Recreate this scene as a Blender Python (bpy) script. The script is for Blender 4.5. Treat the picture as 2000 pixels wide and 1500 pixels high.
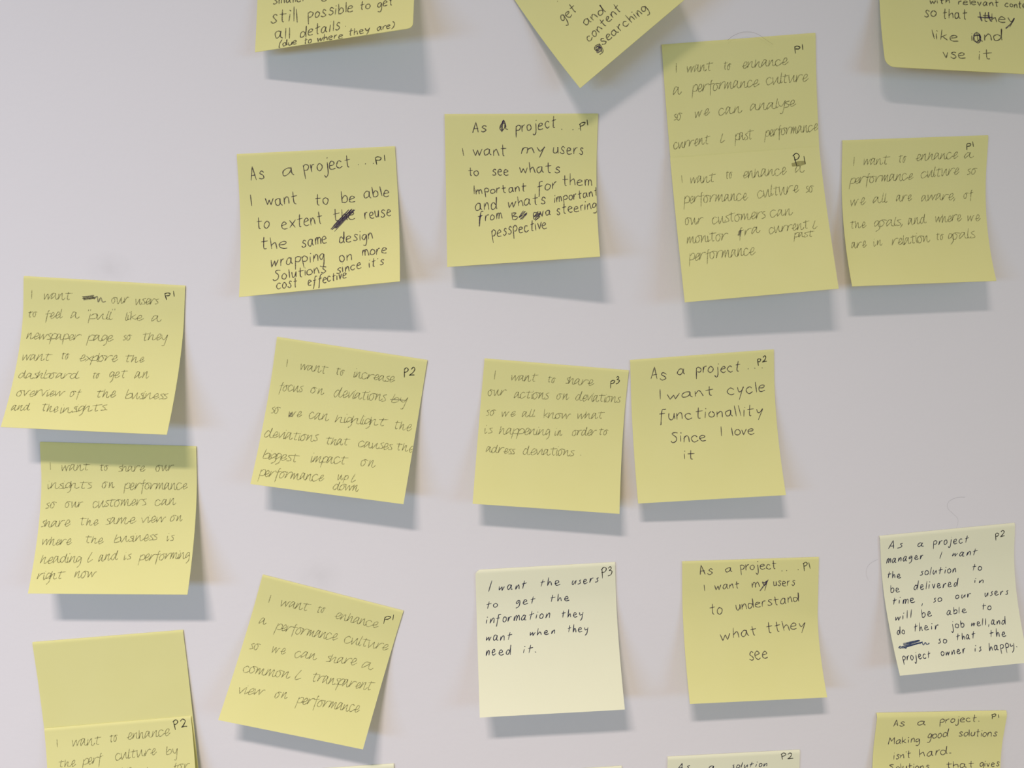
import bpy, math, random
from mathutils import Vector

for o in list(bpy.data.objects):
    bpy.data.objects.remove(o)
scene = bpy.context.scene
COL = scene.collection
HEIGHT = 1.45          # the camera's foot point on the wall, metres above the floor
MM = 0.001


# ------------------------------------------------------------------ camera
cam_data = bpy.data.cameras.new("camera")
cam_data.sensor_width = 36.0
cam_data.sensor_fit = 'HORIZONTAL'
cam_data.lens = 28.08
cam_data.clip_start = 0.01
cam = bpy.data.objects.new("camera", cam_data)
cam.location = (0, -0.405, HEIGHT)
cam.rotation_euler = (math.radians(81), 0, math.radians(-3.5))
COL.objects.link(cam)
scene.camera = cam

# ------------------------------------------------------------------ light and exposure
scene.view_settings.view_transform = 'Standard'
scene.view_settings.look = 'None'
scene.view_settings.gamma = 1
scene.view_settings.use_curve_mapping = False
scene.view_settings.exposure = 0.0

world = bpy.data.worlds.new("room_ambience")
scene.world = world
world.use_nodes = True
world.node_tree.nodes["Background"].inputs[0].default_value = (0.360, 0.290, 0.190, 1)
world.node_tree.nodes["Background"].inputs[1].default_value = 1.0


def area(name, loc, target, sx, sy, power, color, spread=180):
    d = bpy.data.lights.new(name, 'AREA')
    d.shape = 'RECTANGLE'
    d.size, d.size_y = sx, sy
    d.energy = power
    d.color = color
    d.spread = math.radians(spread)
    o = bpy.data.objects.new(name, d)
    o.location = loc
    o.rotation_euler = (Vector(target) - Vector(loc)).to_track_quat('-Z', 'Y').to_euler()
    COL.objects.link(o)
    return o


# a louvred warm ceiling luminaire up and to the left, a cool window band to the left and a weaker one to the right
area("ceiling_luminaire", (-0.41, -1.15, HEIGHT + 1.22), (-0.41, -1.1499, 0), 0.42, 0.11, 22.0, (1.12, 0.95, 0.90), 104)
area("window_daylight", (-0.82, -0.95, HEIGHT - 0.04), (-0.05, 0, HEIGHT - 0.1), 0.70, 0.20, 3.1, (0.44, 0.80, 1.42))
area("far_window_daylight", (1.25, -1.35, HEIGHT + 0.1), (0, 0, HEIGHT), 0.9, 0.4, 2.8, (0.45, 1.0, 1.55))


# ------------------------------------------------------------------ materials
def new_mat(name):
    m = bpy.data.materials.new(name)
    m.use_nodes = True
    nt = m.node_tree
    nt.nodes.clear()
    out = nt.nodes.new('ShaderNodeOutputMaterial')
    return m, nt, out


def srgb(r, g, b):
    f = lambda c: (c / 255 / 12.92) if c / 255 <= 0.04045 else ((c / 255 + 0.055) / 1.055) ** 2.4
    return (f(r), f(g), f(b), 1)


def noise(nt, scale, detail=3, coord='Object'):
    tc = nt.nodes.new('ShaderNodeTexCoord')
    n = nt.nodes.new('ShaderNodeTexNoise')
    n.inputs['Scale'].default_value = scale
    n.inputs['Detail'].default_value = detail
    nt.links.new(tc.outputs[coord], n.inputs['Vector'])
    return n, tc


def paper_material(name, col_a, col_b, translucency):
    m, nt, out = new_mat(name)
    n, tc = noise(nt, 38, 4)
    mixc = nt.nodes.new('ShaderNodeMixRGB')
    mixc.inputs[1].default_value = col_a
    mixc.inputs[2].default_value = col_b
    nt.links.new(n.outputs['Fac'], mixc.inputs[0])
    fibre, _ = noise(nt, 2600, 3)
    bump = nt.nodes.new('ShaderNodeBump')
    bump.inputs['Strength'].default_value = 0.12
    bump.inputs['Distance'].default_value = 0.0001
    nt.links.new(fibre.outputs['Fac'], bump.inputs['Height'])
    dif = nt.nodes.new('ShaderNodeBsdfDiffuse')
    tra = nt.nodes.new('ShaderNodeBsdfTranslucent')
    mix = nt.nodes.new('ShaderNodeMixShader')
    mix.inputs[0].default_value = translucency
    nt.links.new(mixc.outputs[0], dif.inputs[0])
    nt.links.new(mixc.outputs[0], tra.inputs[0])
    nt.links.new(bump.outputs[0], dif.inputs['Normal'])
    nt.links.new(dif.outputs[0], mix.inputs[1])
    nt.links.new(tra.outputs[0], mix.inputs[2])
    nt.links.new(mix.outputs[0], out.inputs[0])
    return m


def ink_material(name, col, cover, grain, grain_scale=1800):
    """a dry line: colour over the paper, broken up by the grain of the sheet"""
    m, nt, out = new_mat(name)
    n, tc = noise(nt, grain_scale, 2)
    ramp = nt.nodes.new('ShaderNodeMapRange')
    ramp.inputs['From Min'].default_value = 0.3
    ramp.inputs['From Max'].default_value = 0.7
    ramp.inputs['To Min'].default_value = cover - grain
    ramp.inputs['To Max'].default_value = cover + grain
    nt.links.new(n.outputs['Fac'], ramp.inputs['Value'])
    dif = nt.nodes.new('ShaderNodeBsdfDiffuse')
    dif.inputs[0].default_value = col
    tr = nt.nodes.new('ShaderNodeBsdfTransparent')
    mix = nt.nodes.new('ShaderNodeMixShader')
    nt.links.new(ramp.outputs[0], mix.inputs[0])
    nt.links.new(tr.outputs[0], mix.inputs[1])
    nt.links.new(dif.outputs[0], mix.inputs[2])
    nt.links.new(mix.outputs[0], out.inputs[0])
    return m


PAPER = paper_material("yellow_paper", (0.855, 0.835, 0.360, 1), (0.885, 0.865, 0.405, 1), 0.16)
PALE = paper_material("pale_yellow_paper", (0.91, 0.92, 0.67, 1), (0.93, 0.94, 0.70, 1), 0.13)
INK = {
    'pen': ink_material("ballpoint_ink", srgb(72, 62, 74), 0.66, 0.2),
    'soft': ink_material("soft_ballpoint_ink", srgb(78, 72, 70), 0.58, 0.22),
    'pencil': ink_material("graphite_line", srgb(98, 94, 66), 0.40, 0.22),
    'blue': ink_material("blue_black_ink", srgb(52, 54, 76), 0.82, 0.14),
    'mark': ink_material("black_ink", srgb(54, 52, 52), 0.76, 0.16),
    'scrib_pen': ink_material("dense_ballpoint_ink", srgb(62, 48, 86), 0.60, 0.22),
    'scrib_pencil': ink_material("dense_graphite", srgb(112, 106, 98), 0.5, 0.22),
    'scrib_blue': ink_material("dense_blue_ink", srgb(50, 70, 116), 0.66, 0.2),
    'smudge': ink_material("graphite_smear", srgb(150, 144, 88), 0.45, 0.15, 300),
}


def wall_material():
    m, nt, out = new_mat("white_painted_wall")
    L = nt.links
    big, tc = noise(nt, 3.0, 3)
    base = nt.nodes.new('ShaderNodeMixRGB')
    base.inputs[1].default_value = (0.775, 0.765, 0.775, 1)
    base.inputs[2].default_value = (0.805, 0.790, 0.795, 1)
    L.new(big.outputs['Fac'], base.inputs[0])
    cur = base
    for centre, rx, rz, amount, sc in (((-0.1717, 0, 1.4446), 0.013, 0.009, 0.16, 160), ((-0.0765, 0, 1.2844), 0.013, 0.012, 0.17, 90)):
        # a worn grey smudge where notes have been pulled off
        sub = nt.nodes.new('ShaderNodeVectorMath'); sub.operation = 'SUBTRACT'
        sub.inputs[1].default_value = centre
        L.new(tc.outputs['Object'], sub.inputs[0])
        div = nt.nodes.new('ShaderNodeVectorMath'); div.operation = 'DIVIDE'
        div.inputs[1].default_value = (rx, 1, rz)
        L.new(sub.outputs[0], div.inputs[0])
        ln = nt.nodes.new('ShaderNodeVectorMath'); ln.operation = 'LENGTH'
        L.new(div.outputs[0], ln.inputs[0])
        fall = nt.nodes.new('ShaderNodeMapRange')
        fall.inputs['From Min'].default_value = 1.0
        fall.inputs['From Max'].default_value = 0.1
        L.new(ln.outputs['Value'], fall.inputs['Value'])
        nz = nt.nodes.new('ShaderNodeTexNoise')
        nz.inputs['Scale'].default_value = sc
        nz.inputs['Detail'].default_value = 4
        L.new(tc.outputs['Object'], nz.inputs['Vector'])
        mul = nt.nodes.new('ShaderNodeMath'); mul.operation = 'MULTIPLY'
        L.new(fall.outputs[0], mul.inputs[0]); L.new(nz.outputs['Fac'], mul.inputs[1])
        mul2 = nt.nodes.new('ShaderNodeMath'); mul2.operation = 'MULTIPLY'
        mul2.inputs[1].default_value = amount * 2
        L.new(mul.outputs[0], mul2.inputs[0])
        mx = nt.nodes.new('ShaderNodeMixRGB')
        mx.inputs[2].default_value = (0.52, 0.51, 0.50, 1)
        L.new(mul2.outputs[0], mx.inputs[0]); L.new(cur.outputs[0], mx.inputs[1])
        cur = mx
    fine, _ = noise(nt, 420, 3)
    mid, _ = noise(nt, 45, 2)
    add = nt.nodes.new('ShaderNodeMath'); add.operation = 'MULTIPLY_ADD'
    add.inputs[1].default_value = 2.5
    L.new(mid.outputs['Fac'], add.inputs[0]); L.new(fine.outputs['Fac'], add.inputs[2])
    bump = nt.nodes.new('ShaderNodeBump')
    bump.inputs['Strength'].default_value = 0.10
    bump.inputs['Distance'].default_value = 0.0006
    L.new(add.outputs[0], bump.inputs['Height'])
    p = nt.nodes.new('ShaderNodeBsdfPrincipled')
    p.inputs['Roughness'].default_value = 0.62
    p.inputs['Specular IOR Level'].default_value = 0.15
    L.new(cur.outputs[0], p.inputs['Base Color'])
    L.new(bump.outputs[0], p.inputs['Normal'])
    L.new(p.outputs[0], out.inputs[0])
    return m


# ------------------------------------------------------------------ helpers
def mesh_object(name, verts, faces, mat, parent=None, loc=(0, 0, 0), smooth=None):
    me = bpy.data.meshes.new(name)
    me.from_pydata(verts, [], faces)
    me.materials.append(mat)
    if smooth:
        for i, p in enumerate(me.polygons):
            p.use_smooth = i < smooth
    me.update()
    o = bpy.data.objects.new(name, me)
    o.location = loc
    o.parent = parent
    COL.objects.link(o)
    return o


# ------------------------------------------------------------------ the wall
wt = 0.10
wx0, wx1, wz0, wz1 = -1.8, 1.8, 0.0, 2.8
wv = [(wx0, 0, wz0), (wx1, 0, wz0), (wx1, 0, wz1), (wx0, 0, wz1), (wx0, wt, wz0), (wx1, wt, wz0), (wx1, wt, wz1), (wx0, wt, wz1)]
wf = [(0, 1, 2, 3), (5, 4, 7, 6), (4, 0, 3, 7), (1, 5, 6, 2), (3, 2, 6, 7), (4, 5, 1, 0)]
wall = mesh_object("wall_back", wv, wf, wall_material())
wall['kind'] = 'structure'
wall['label'] = 'white painted wall with faint grey smudges behind all the sticky notes'
wall['category'] = 'wall'

# ------------------------------------------------------------------ handwriting: single-stroke letters
# x-height is 10, baseline 0; strokes are split by '/', a repeated point is a sharp corner
PRINT = {
 'a': "7 9 4 10 1 7 1 2 3 0 6 3 7 9 / 7 10 7 3 9 0", 'b': "1 17 1 0 / 1 6 4 10 7 8 7 3 4 0 1 1", 'c': "7 8 4 10 1 7 1 3 4 0 8 2",
 'd': "7 6 4 9 1 7 1 2 3 0 6 2 8 8 8 17 / 8 17 8 5 9 0", 'e': "1 5 6 6 7 8 4 10 1 7 1 2 4 0 8 1", 'f': "8 17 6 17 4 16 3 6 2 -6 1 -7 / 0 9 7 10",
 'g': "7 8 4 10 1 7 1 3 4 2 7 8 / 7 9 7 -2 5 -8 1 -7", 'h': "1 17 1 0 / 1 5 4 9 6 8 7 0", 'i': "2 10 2 0 / 2 15 3 14", 'j': "4 10 4 -4 2 -8 0 -5 / 4 15 5 15",
 'k': "1 17 1 0 / 6 10 1 4 / 2 5 7 0", 'l': "1 17 2 0", 'm': "1 10 1 0 / 1 5 3 10 5 8 5 0 / 5 6 7 10 9 8 10 0", 'n': "1 10 1 0 / 1 5 4 10 6 8 7 0",
 'o': "4 10 1 7 1 2 4 0 7 3 7 7 4 10", 'p': "1 10 2 -8 / 1 8 4 11 8 8 6 3 2 3", 'r': "1 10 1 0 / 1 5 3 9 6 10", 's': "7 9 4 11 2 8 5 5 6 2 3 0 0 2",
 't': "3 17 3 2 5 0 / 0 10 7 11", 'u': "1 10 1 3 3 0 6 3 7 10 / 7 10 7 0", 'v': "0 10 3 0 3 0 6 10", 'w': "0 10 2 0 2 0 5 8 5 8 7 0 7 0 10 10",
 'x': "0 10 7 0 / 7 10 0 0", 'y': "1 10 3 4 5 4 8 10 / 8 10 3 -8",
 'A': "1 0 4 18 4 18 7 0 / 2 6 7 7", 'I': "1 17 2 0", 'M': "0 0 1 18 1 18 5 8 5 8 9 18 9 18 10 0", 'S': "9 16 5 17 2 15 6 9 6 3 2 0 -1 3",
 'B': "1 17 1 0 / 1 17 6 15 2 9 2 9 7 6 5 0 1 0", 'P': "1 16 2 -3 / 0 14 4 18 7 14 5 9 1 8", '1': "2 15 3 0", '2': "1 13 4 17 7 13 5 6 0 0 0 0 5 1 9 1",
 '3': "1 15 4 18 6 14 3 10 3 10 7 8 6 2 1 0", '.': "0 1 2 0", ',': "2 2 0 -4", "'": "1 17 0 15", '"': "1 17 1 15 / 4 17 4 15", '(': "5 18 1 10 1 0 4 -6",
 ')': "1 18 5 10 4 0 0 -5", '&': "5 15 2 6 1 2 3 0 8 4",
}
CURSIVE = dict(PRINT)
CURSIVE.update({
 'a': "6 9 3 10 1 4 1 0 1 0 5 6 6 10 6 10 6 2 8 0 10 3", 'c': "7 8 4 10 1 6 2 0 5 0 9 4", 'e': "0 3 5 5 6 9 4 10 2 6 2 1 4 0 8 4", 'h': "1 13 0 0 0 0 3 8 5 9 5 9 5 1 7 0 9 2",
 'm': "1 10 0 0 0 0 3 9 4 9 4 9 4 0 4 0 7 9 8 9 8 9 8 1 10 0 12 3", 'n': "1 10 0 0 0 0 3 8 5 10 5 10 5 1 7 0 9 3", 'o': "4 10 1 7 1 1 4 0 6 5 4 10 9 9", 'r': "1 10 0 0 0 0 3 8 6 10 8 9",
 'u': "0 10 1 1 2 0 5 8 6 10 6 10 6 2 8 0 10 4", 't': "4 13 3 3 4 0 6 1 / 0 10 9 11", 'f': "5 14 3 12 2 -7 / 0 8 7 10", 'i': "1 9 1 1 2 0 4 3 / 2 14 2 13", 'l': "2 15 1 3 2 0 4 2",
 'p': "1 10 0 -8 / 1 6 4 10 7 8 6 2 1 1", 'g': "6 8 3 10 1 5 2 1 6 7 / 6 9 6 -3 3 -8", 'y': "0 10 1 4 4 2 7 10 7 10 5 -8 2 -9",
 'w': "0 10 1 0 1 0 4 8 5 9 5 9 6 0 6 0 9 8 11 9", 'd': "6 8 3 10 0 4 2 0 5 4 7 15 / 7 15 6 3 8 0 10 2", 'b': "1 15 0 2 2 0 6 2 7 7 4 9 1 5", 'v': "0 10 2 0 2 0 6 9 8 10",
 's': "6 10 2 8 5 4 5 1 1 0", '"': "1 18 1 15 / 3 18 3 15",
})
SMALL = dict(PRINT)
SMALL.update({
 'e': "0 4 6 6 5 10 2 9 1 3 4 0 9 2", 'h': "2 18 1 0 / 1 0 4 8 6 7 7 0", 'a': "6 9 3 10 0 4 2 0 5 4 7 10 / 7 10 6 1 9 0", 'n': "1 9 0 0 / 0 0 4 9 6 8 6 0",
 'u': "1 9 0 3 2 0 6 8 / 7 9 6 0", 'm': "1 9 0 0 / 0 0 3 9 5 8 4 0 / 4 0 7 9 9 8 9 0", 's': "6 10 3 8 5 4 4 1 0 0", 'i': "2 9 1 0 / 2 14 4 14",
 'r': "1 9 0 0 0 0 3 8 7 9", 'g': "7 9 4 10 1 6 2 3 6 8 / 7 9 6 -3 1 -7", 'y': "1 10 2 4 6 6 / 8 10 6 -3 2 -8", 't': "4 16 2 0 / 0 9 8 11", 'd': "7 7 3 9 0 3 3 0 7 6 9 18 / 9 18 8 0",
 'I': "3 18 0 0", 'l': "3 17 1 0", 'w': "1 9 0 1 0 1 5 8 5 8 5 0 5 0 9 8", 'A': "0 0 6 18 6 18 7 0 / 2 6 8 6",
})
HANDS = {'A': (PRINT, 3.0, 0.02), 'B': (CURSIVE, -0.7, 0.12), 'C': (SMALL, 4.2, 0.12)}   # letters, gap, slant


def parse(g):
    out = []
    for s in g.split('/'):
        v = [float(q) for q in s.split()]
        out.append(list(zip(v[0::2], v[1::2])))
    return out


GLYPHS = {h: {c: parse(g) for c, g in f[0].items()} for h, f in HANDS.items()}


def smooth_line(pts, steps=5):
    if len(pts) < 3:
        a, b = pts[0], pts[-1]
        return [(a[0] + (b[0] - a[0]) * t / 3, a[1] + (b[1] - a[1]) * t / 3) for t in range(4)]
    out = []
    P = [pts[0]] + list(pts) + [pts[-1]]
    for i in range(1, len(P) - 2):
        p0, p1, p2, p3 = P[i - 1], P[i], P[i + 1], P[i + 2]
        if p1 == p2:
            continue
        if p0 == p1:
            p0 = p1
        for k in range(steps):
            t = k / steps
            out.append(tuple(0.5 * (2 * p1[j] + (p2[j] - p0[j]) * t + (2 * p0[j] - 5 * p1[j] + 4 * p2[j] - p3[j]) * t * t + (3 * p1[j] - p0[j] - 3 * p2[j] + p3[j]) * t ** 3) for j in (0, 1)))
    out.append(tuple(pts[-1]))
    return out


def word_strokes(text, x0, y0, x1, y1, xh, hand, angle, rnd):
    """strokes of a handwritten word between two points of its baseline, in sheet millimetres"""
    font, gap, slant = HANDS[hand]
    if hand == 'B' and len(text) < 4:
        gap = 1.6 if len(text) < 3 else 0.5
    lay, pos = [], 0.0
    xh *= {'A': 0.93, 'B': 1.12, 'C': 1.0}[hand]
    for c in text:
        st = GLYPHS[hand][c]
        xs = [p[0] for s in st for p in s]
        lo, hi = min(xs), max(xs)
        wob = rnd.uniform(0.92, 1.08)
        lay.append((st, pos - lo * wob, wob))
        pos += (hi - lo) * wob + gap * rnd.uniform(0.8, 1.2)
    total = max(pos - gap, 0.5)
    run = math.hypot(x1 - x0, y1 - y0)
    if len(text) == 1 and text in "I1.,l":
        sx = xh / 10
    else:
        sx = run / total
    # direction along the baseline follows the two points, the upright follows the writer
    bx, by = ((x1 - x0) / run, (y1 - y0) / run) if run > 1e-6 else (1, 0)
    if len(text) < 2:
        bx, by = math.cos(angle), math.sin(angle)
    ux, uy = -math.sin(angle + 0) + slant * math.cos(angle), math.cos(angle) + slant * math.sin(angle)
    s = xh / 10
    out = []
    for st, off, wob in lay:
        loose = {'A': 1.5, 'B': 1.0, 'C': 1.2}[hand]
        dy = rnd.uniform(-0.5, 0.5) * loose
        tilt = rnd.uniform(-0.04, 0.04) * loose
        sy = s * rnd.uniform(0.93, 1.07)
        for k in st:
            pts = []
            prev = None
            for p in k:
                if p == prev:
                    pts.append(pts[-1])
                    continue
                prev = p
                gx = (off + p[0] * wob + rnd.uniform(-0.35, 0.35) * loose + p[1] * tilt) * sx
                gy = (p[1] + dy + rnd.uniform(-0.4, 0.4) * loose) * sy
                pts.append((x0 + bx * gx + ux * gy, y0 + by * gx + uy * gy))
            out.append(smooth_line(pts))
    return out


# ------------------------------------------------------------------ the notes
# corners in wall millimetres (top left, top right, bottom right, bottom left) around the camera's foot point;
# lift: how far the free lower edge curls off the wall at its left and right end, millimetres
NOTES = [
 dict(corners=[(-92.1, 164.74), (-20.03, 171.6), (-21.3, 101.65), (-94.87, 93.72)], lift=(9, 24), base=0.8, p=1.75, v0=(0.2, 0.2), roll=(0.4, 0.016), round=('BR', 0.032), hand='A', ink='soft', pale=0, angle=0.014, label="yellow sticky note cut by the top edge, ending 'still possible to get all details'",
  lines=[('line', [('smaller', 7.86, -52.97, 23.8, -53.31, 3.1), ('o', 31.56, -54.59, 33.54, -54.58, 2.42)]),
   ('line', [('still', 7.05, -62.31, 19.87, -63.44, 4.43), ('possible', 25.31, -62.8, 47.06, -62.21, 3.66), ('to', 49.98, -61.54, 55.15, -61.77, 2.91), ('get', 58.84, -61.94, 66.15, -61.2, 2.96)]),
   ('line', [('all', 9.8, -70.67, 16.65, -71.73, 3.59), ('details', 22.19, -72.19, 40.95, -70.9, 3.67), ('.', 43.69, -69.81, 44.19, -69.89, 1.68)]),
   ('line', [('(due', 12.13, -75.44, 20.64, -75.02, 2.02), ('to', 24.19, -75.72, 27.68, -75.77, 2.06), ('where', 30.41, -75.58, 42.77, -75.73, 2.3), ('they', 45.42, -74.98, 55.67, -74.77, 2.48), ('are)', 59.31, -74.63, 67.26, -74.01, 2.19)])]),
 dict(corners=[(14.54, 137.67), (69.73, 182.34), (108.93, 122.05), (55.82, 78.52)], lift=(15, 19), base=0.8, p=1.75, v0=(0.2, 0.2), roll=(0.4, 0.016), round=None, hand='A', ink='soft', pale=0, angle=0.009, label="yellow sticky note turned on its corner at the top edge, ending 'searching'",
  lines=[('line', [('1', 15.08, -31.29, 15.39, -34.26, 2.45), ('.', 17.49, -35.52, 18.0, -35.73, 1.48)]),
   ('line', [('get', 13.79, -45.1, 22.96, -45.56, 3.31)]),
   ('line', [('and', 21.92, -53.91, 33.79, -55.0, 2.93)]),
   ('line', [('content', 18.3, -61.44, 40.45, -59.67, 2.84)]),
   ('line', [('g', 17.94, -67.41, 20.83, -68.82, 3.05), ('searching', 22.45, -66.86, 50.83, -68.16, 2.95)]),
   ('scrib', [('raw', [(19.72, -65.25), (20.28, -67.04), (18.71, -67.71), (18.87, -65.87), (20.73, -66.08), (20.23, -68.32), (18.02, -68.14), (18.79, -66.79), (21.0, -66.98), (19.78, -69.27)], 0.52)]),
   ('line', [('c', 46.75, -58.12, 48.66, -58.66, 3.05), ('o', 57.52, -67.3, 59.64, -68.33, 2.56)])]),
 dict(corners=[(203.56, 163.08), (280.8, 164.23), (279.72, 87.43), (203.98, 90.62)], lift=(13, 15), base=0.8, p=1.75, v0=(0.2, 0.2), roll=(0.4, 0.016), round=('BL', 0.06), hand='A', ink='soft', pale=0, angle=-0.02, label="yellow sticky note in the top right corner ending 'like it and use it'",
  lines=[('line', [('with', 25.01, -42.16, 34.86, -41.81, 1.76), ('relevant', 39.44, -42.08, 59.63, -42.45, 1.97), ('content', 62.71, -42.56, 77.71, -43.11, 1.94)]),
   ('line', [('so', 21.81, -48.92, 27.49, -48.69, 3.34), ('that', 30.92, -49.53, 43.4, -49.17, 3.02), ('they', 50.78, -50.19, 66.77, -50.86, 2.91)]),
   ('scrib', [('raw', [(49.79, -45.41), (50.05, -48.25), (50.56, -50.2)], 0.68), ('raw', [(48.52, -48.09), (52.67, -48.36), (56.21, -48.01)], 0.68), ('raw', [(54.18, -45.47), (54.23, -48.08), (55.17, -50.23)], 0.73), ('raw', [(67.0, -48.03), (65.24, -50.7), (62.14, -53.45)], 0.68)]),
   ('line', [('like', 25.19, -60.27, 37.7, -61.16, 3.17), ('and', 45.58, -60.88, 59.95, -59.47, 3.59), ('it', 44.76, -60.39, 48.93, -60.19, 2.78)]),
   ('scrib', [('ring', 47.44, -58.71, 1.68, 2.56)]),
   ('line', [('vse', 29.02, -69.88, 40.54, -69.51, 3.29), ('it', 47.0, -69.85, 53.61, -69.28, 2.99)])]),
 dict(corners=[(-107.99, 49.22), (-32.32, 53.51), (-29.53, -11.06), (-106.95, -18.65)], lift=(13, 23), base=0.8, p=2.0, v0=(0.2, 0.2), roll=(0.4, 0.016), round=None, hand='A', ink='pen', pale=0, angle=0.06, label='yellow sticky note about the same design, with a dark scribbled-out word',
  lines=[('line', [('As', 6.15, -14.14, 12.83, -13.66, 4.16), ('a', 21.47, -12.99, 26.26, -12.06, 4.33), ('project', 31.54, -12.09, 54.01, -10.09, 4.49), ('.', 57.71, -9.18, 58.27, -9.09, 1.9), ('.', 61.08, -9.07, 61.75, -9.05, 1.91), ('.', 65.01, -9.13, 65.85, -9.06, 1.92)]),
   ('mark', [('p1', 66.19, -7.99, 71.54, -8.01, 3.06)]),
   ('line', [('I', 5.48, -27.71, 6.32, -27.65, 3.6), ('want', 12.4, -28.25, 27.96, -28.54, 4.12), ('to', 35.99, -29.95, 42.42, -29.83, 3.83), ('be', 49.13, -29.73, 55.02, -29.44, 3.87), ('able', 59.84, -27.87, 71.93, -27.67, 3.77)]),
   ('line', [('to', 7.95, -40.44, 13.78, -40.33, 3.89), ('extent', 19.88, -41.51, 39.38, -40.07, 4.18), ('the', 44.4, -39.56, 55.29, -39.37, 4.26), ('reuse', 59.76, -39.65, 72.36, -38.95, 3.79)]),
   ('scrib', [('zig', 43.66, -44.53, 54.51, -32.78, 1.53, 10)]),
   ('line', [('the', 9.88, -51.6, 22.66, -52.34, 4.14), ('same', 29.32, -52.56, 41.53, -51.34, 3.95), ('design', 47.36, -51.79, 63.18, -51.44, 3.74)]),
   ('line', [('wrapping', 14.5, -61.44, 39.96, -60.94, 3.88), ('on', 47.72, -62.39, 53.23, -62.02, 3.7), ('more', 58.46, -60.14, 69.76, -60.06, 3.48)]),
   ('line', [('Solutions', 15.89, -69.33, 41.22, -67.37, 3.23), ('since', 46.21, -68.66, 57.7, -67.07, 3.28), ("it's", 61.54, -67.05, 68.65, -65.92, 2.8)]),
   ('line', [('cost', 18.05, -73.85, 27.7, -73.66, 3.33), ('effective', 32.93, -73.61, 50.95, -71.55, 2.98)])]),
 dict(corners=[(-8.04, 68.77), (67.04, 69.84), (65.6, 0.46), (-7.55, -4.56)], lift=(9, 21), base=0.8, p=2.0, v0=(0.2, 0.2), roll=(0.4, 0.016), round=None, hand='A', ink='pen', pale=0, angle=0.05, label="yellow sticky note at upper centre reading 'I want my users to see whats important'",
  lines=[('line', [('As', 13.87, -9.22, 20.48, -8.73, 2.97), ('a', 27.38, -8.4, 30.55, -6.65, 3.46), ('project', 35.17, -9.19, 55.11, -7.07, 3.6), ('.', 57.86, -8.28, 58.44, -8.23, 1.78), ('.', 63.44, -8.41, 64.49, -8.24, 1.79), ('.', 66.46, -7.96, 67.15, -7.79, 1.79)]),
   ('scrib', [('raw', [(28.93, -3.34), (28.36, -5.93), (28.13, -9.11)], 0.73), ('raw', [(27.55, -7.08), (28.93, -3.34), (30.26, -6.82)], 0.57)]),
   ('mark', [('p1', 67.03, -7.61, 71.92, -5.63, 2.87)]),
   ('line', [('I', 8.85, -20.59, 9.54, -20.55, 2.76), ('want', 14.05, -20.71, 30.58, -20.79, 3.46), ('my', 38.14, -20.07, 49.51, -19.84, 3.24), ('users', 54.19, -20.43, 69.45, -21.39, 3.59)]),
   ('line', [('to', 11.34, -30.52, 16.28, -30.67, 2.68), ('see', 23.27, -30.72, 31.44, -30.87, 3.24), ('whats', 36.99, -29.85, 57.22, -30.81, 3.28)]),
   ('line', [('Important', 13.85, -40.11, 40.18, -39.59, 2.59), ('for', 46.04, -40.44, 55.73, -38.84, 3.52), ('them', 58.68, -37.3, 73.68, -37.91, 3.56)]),
   ('line', [('and', 14.92, -48.59, 25.76, -47.94, 3.66), ('whats', 31.03, -47.6, 50.37, -46.74, 3.48), ('important', 54.77, -46.35, 76.6, -43.49, 2.82)]),
   ('line', [('from', 16.02, -54.39, 27.75, -53.12, 3.25), ('B', 33.29, -54.15, 35.92, -54.17, 2.16), ('B', 44.1, -54.63, 47.02, -54.49, 2.3), ('va', 47.34, -52.99, 52.61, -52.67, 2.8), ('steering', 55.53, -52.83, 75.78, -50.35, 3.19)]),
   ('scrib', [('zig', 36.51, -53.9, 40.48, -50.5, 1.53, 7), ('zig', 44.11, -54.02, 47.38, -51.16, 1.41, 5), ('raw', [(16.59, -55.48), (16.93, -51.95), (17.82, -51.11)], 0.78)]),
   ('line', [('pesspective', 22.93, -62.67, 50.41, -59.55, 3.68)])]),
 dict(corners=[(97.65, 102.37), (173.9, 109.02), (179.65, 34.17), (105.2, 27.85)], lift=(4, 4), base=0.8, p=1.4, v0=(0.2, 0.2), roll=(0.4, 0.016), round=None, hand='B', ink='pencil', pale=0, angle=0.021, label="yellow sticky note, upper right, reading 'analyse', its lower end under another note",
  lines=[('mark', [('p1', 65.45, -7.56, 70.31, -7.92, 2.52)]),
   ('line', [('I', 5.91, -14.08, 6.31, -14.11, 2.33), ('want', 11.59, -14.12, 24.31, -14.24, 2.81), ('to', 29.67, -14.25, 33.25, -14.18, 2.43), ('enhance', 38.86, -14.25, 61.95, -14.11, 2.62)]),
   ('line', [('a', 4.0, -24.11, 7.83, -24.2, 2.85), ('performance', 13.49, -23.74, 47.15, -23.33, 2.95), ('culture', 50.78, -22.96, 72.0, -22.63, 2.86)]),
   ('line', [('so', 3.25, -36.62, 7.48, -36.45, 2.69), ('we', 13.83, -36.3, 21.29, -35.13, 2.79), ('can', 26.0, -35.74, 37.67, -35.39, 2.89), ('analyse', 42.11, -34.88, 65.42, -34.53, 2.79)]),
   ('line', [('current', 1.95, -50.56, 20.59, -49.26, 2.81), ('&', 25.78, -49.42, 27.98, -49.34, 2.71), ('past', 33.28, -48.85, 42.89, -48.85, 3.01), ('performance', 48.57, -48.33, 75.93, -47.14, 2.91)])]),
 dict(corners=[(102.8, 48.51), (177.87, 54.65), (184.31, -15.1), (108.63, -21.73)], lift=(14, 17), base=3.6, p=1.15, v0=(0.0, 0.0), roll=(0, 0.01), round=None, hand='B', ink='pencil', pale=0, angle=0.015, label="yellow sticky note reading 'customers can monitor', stuck over the lower end of another",
  lines=[('mark', [('P1', 62.31, -8.8, 68.44, -8.68, 3.72)]),
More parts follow.
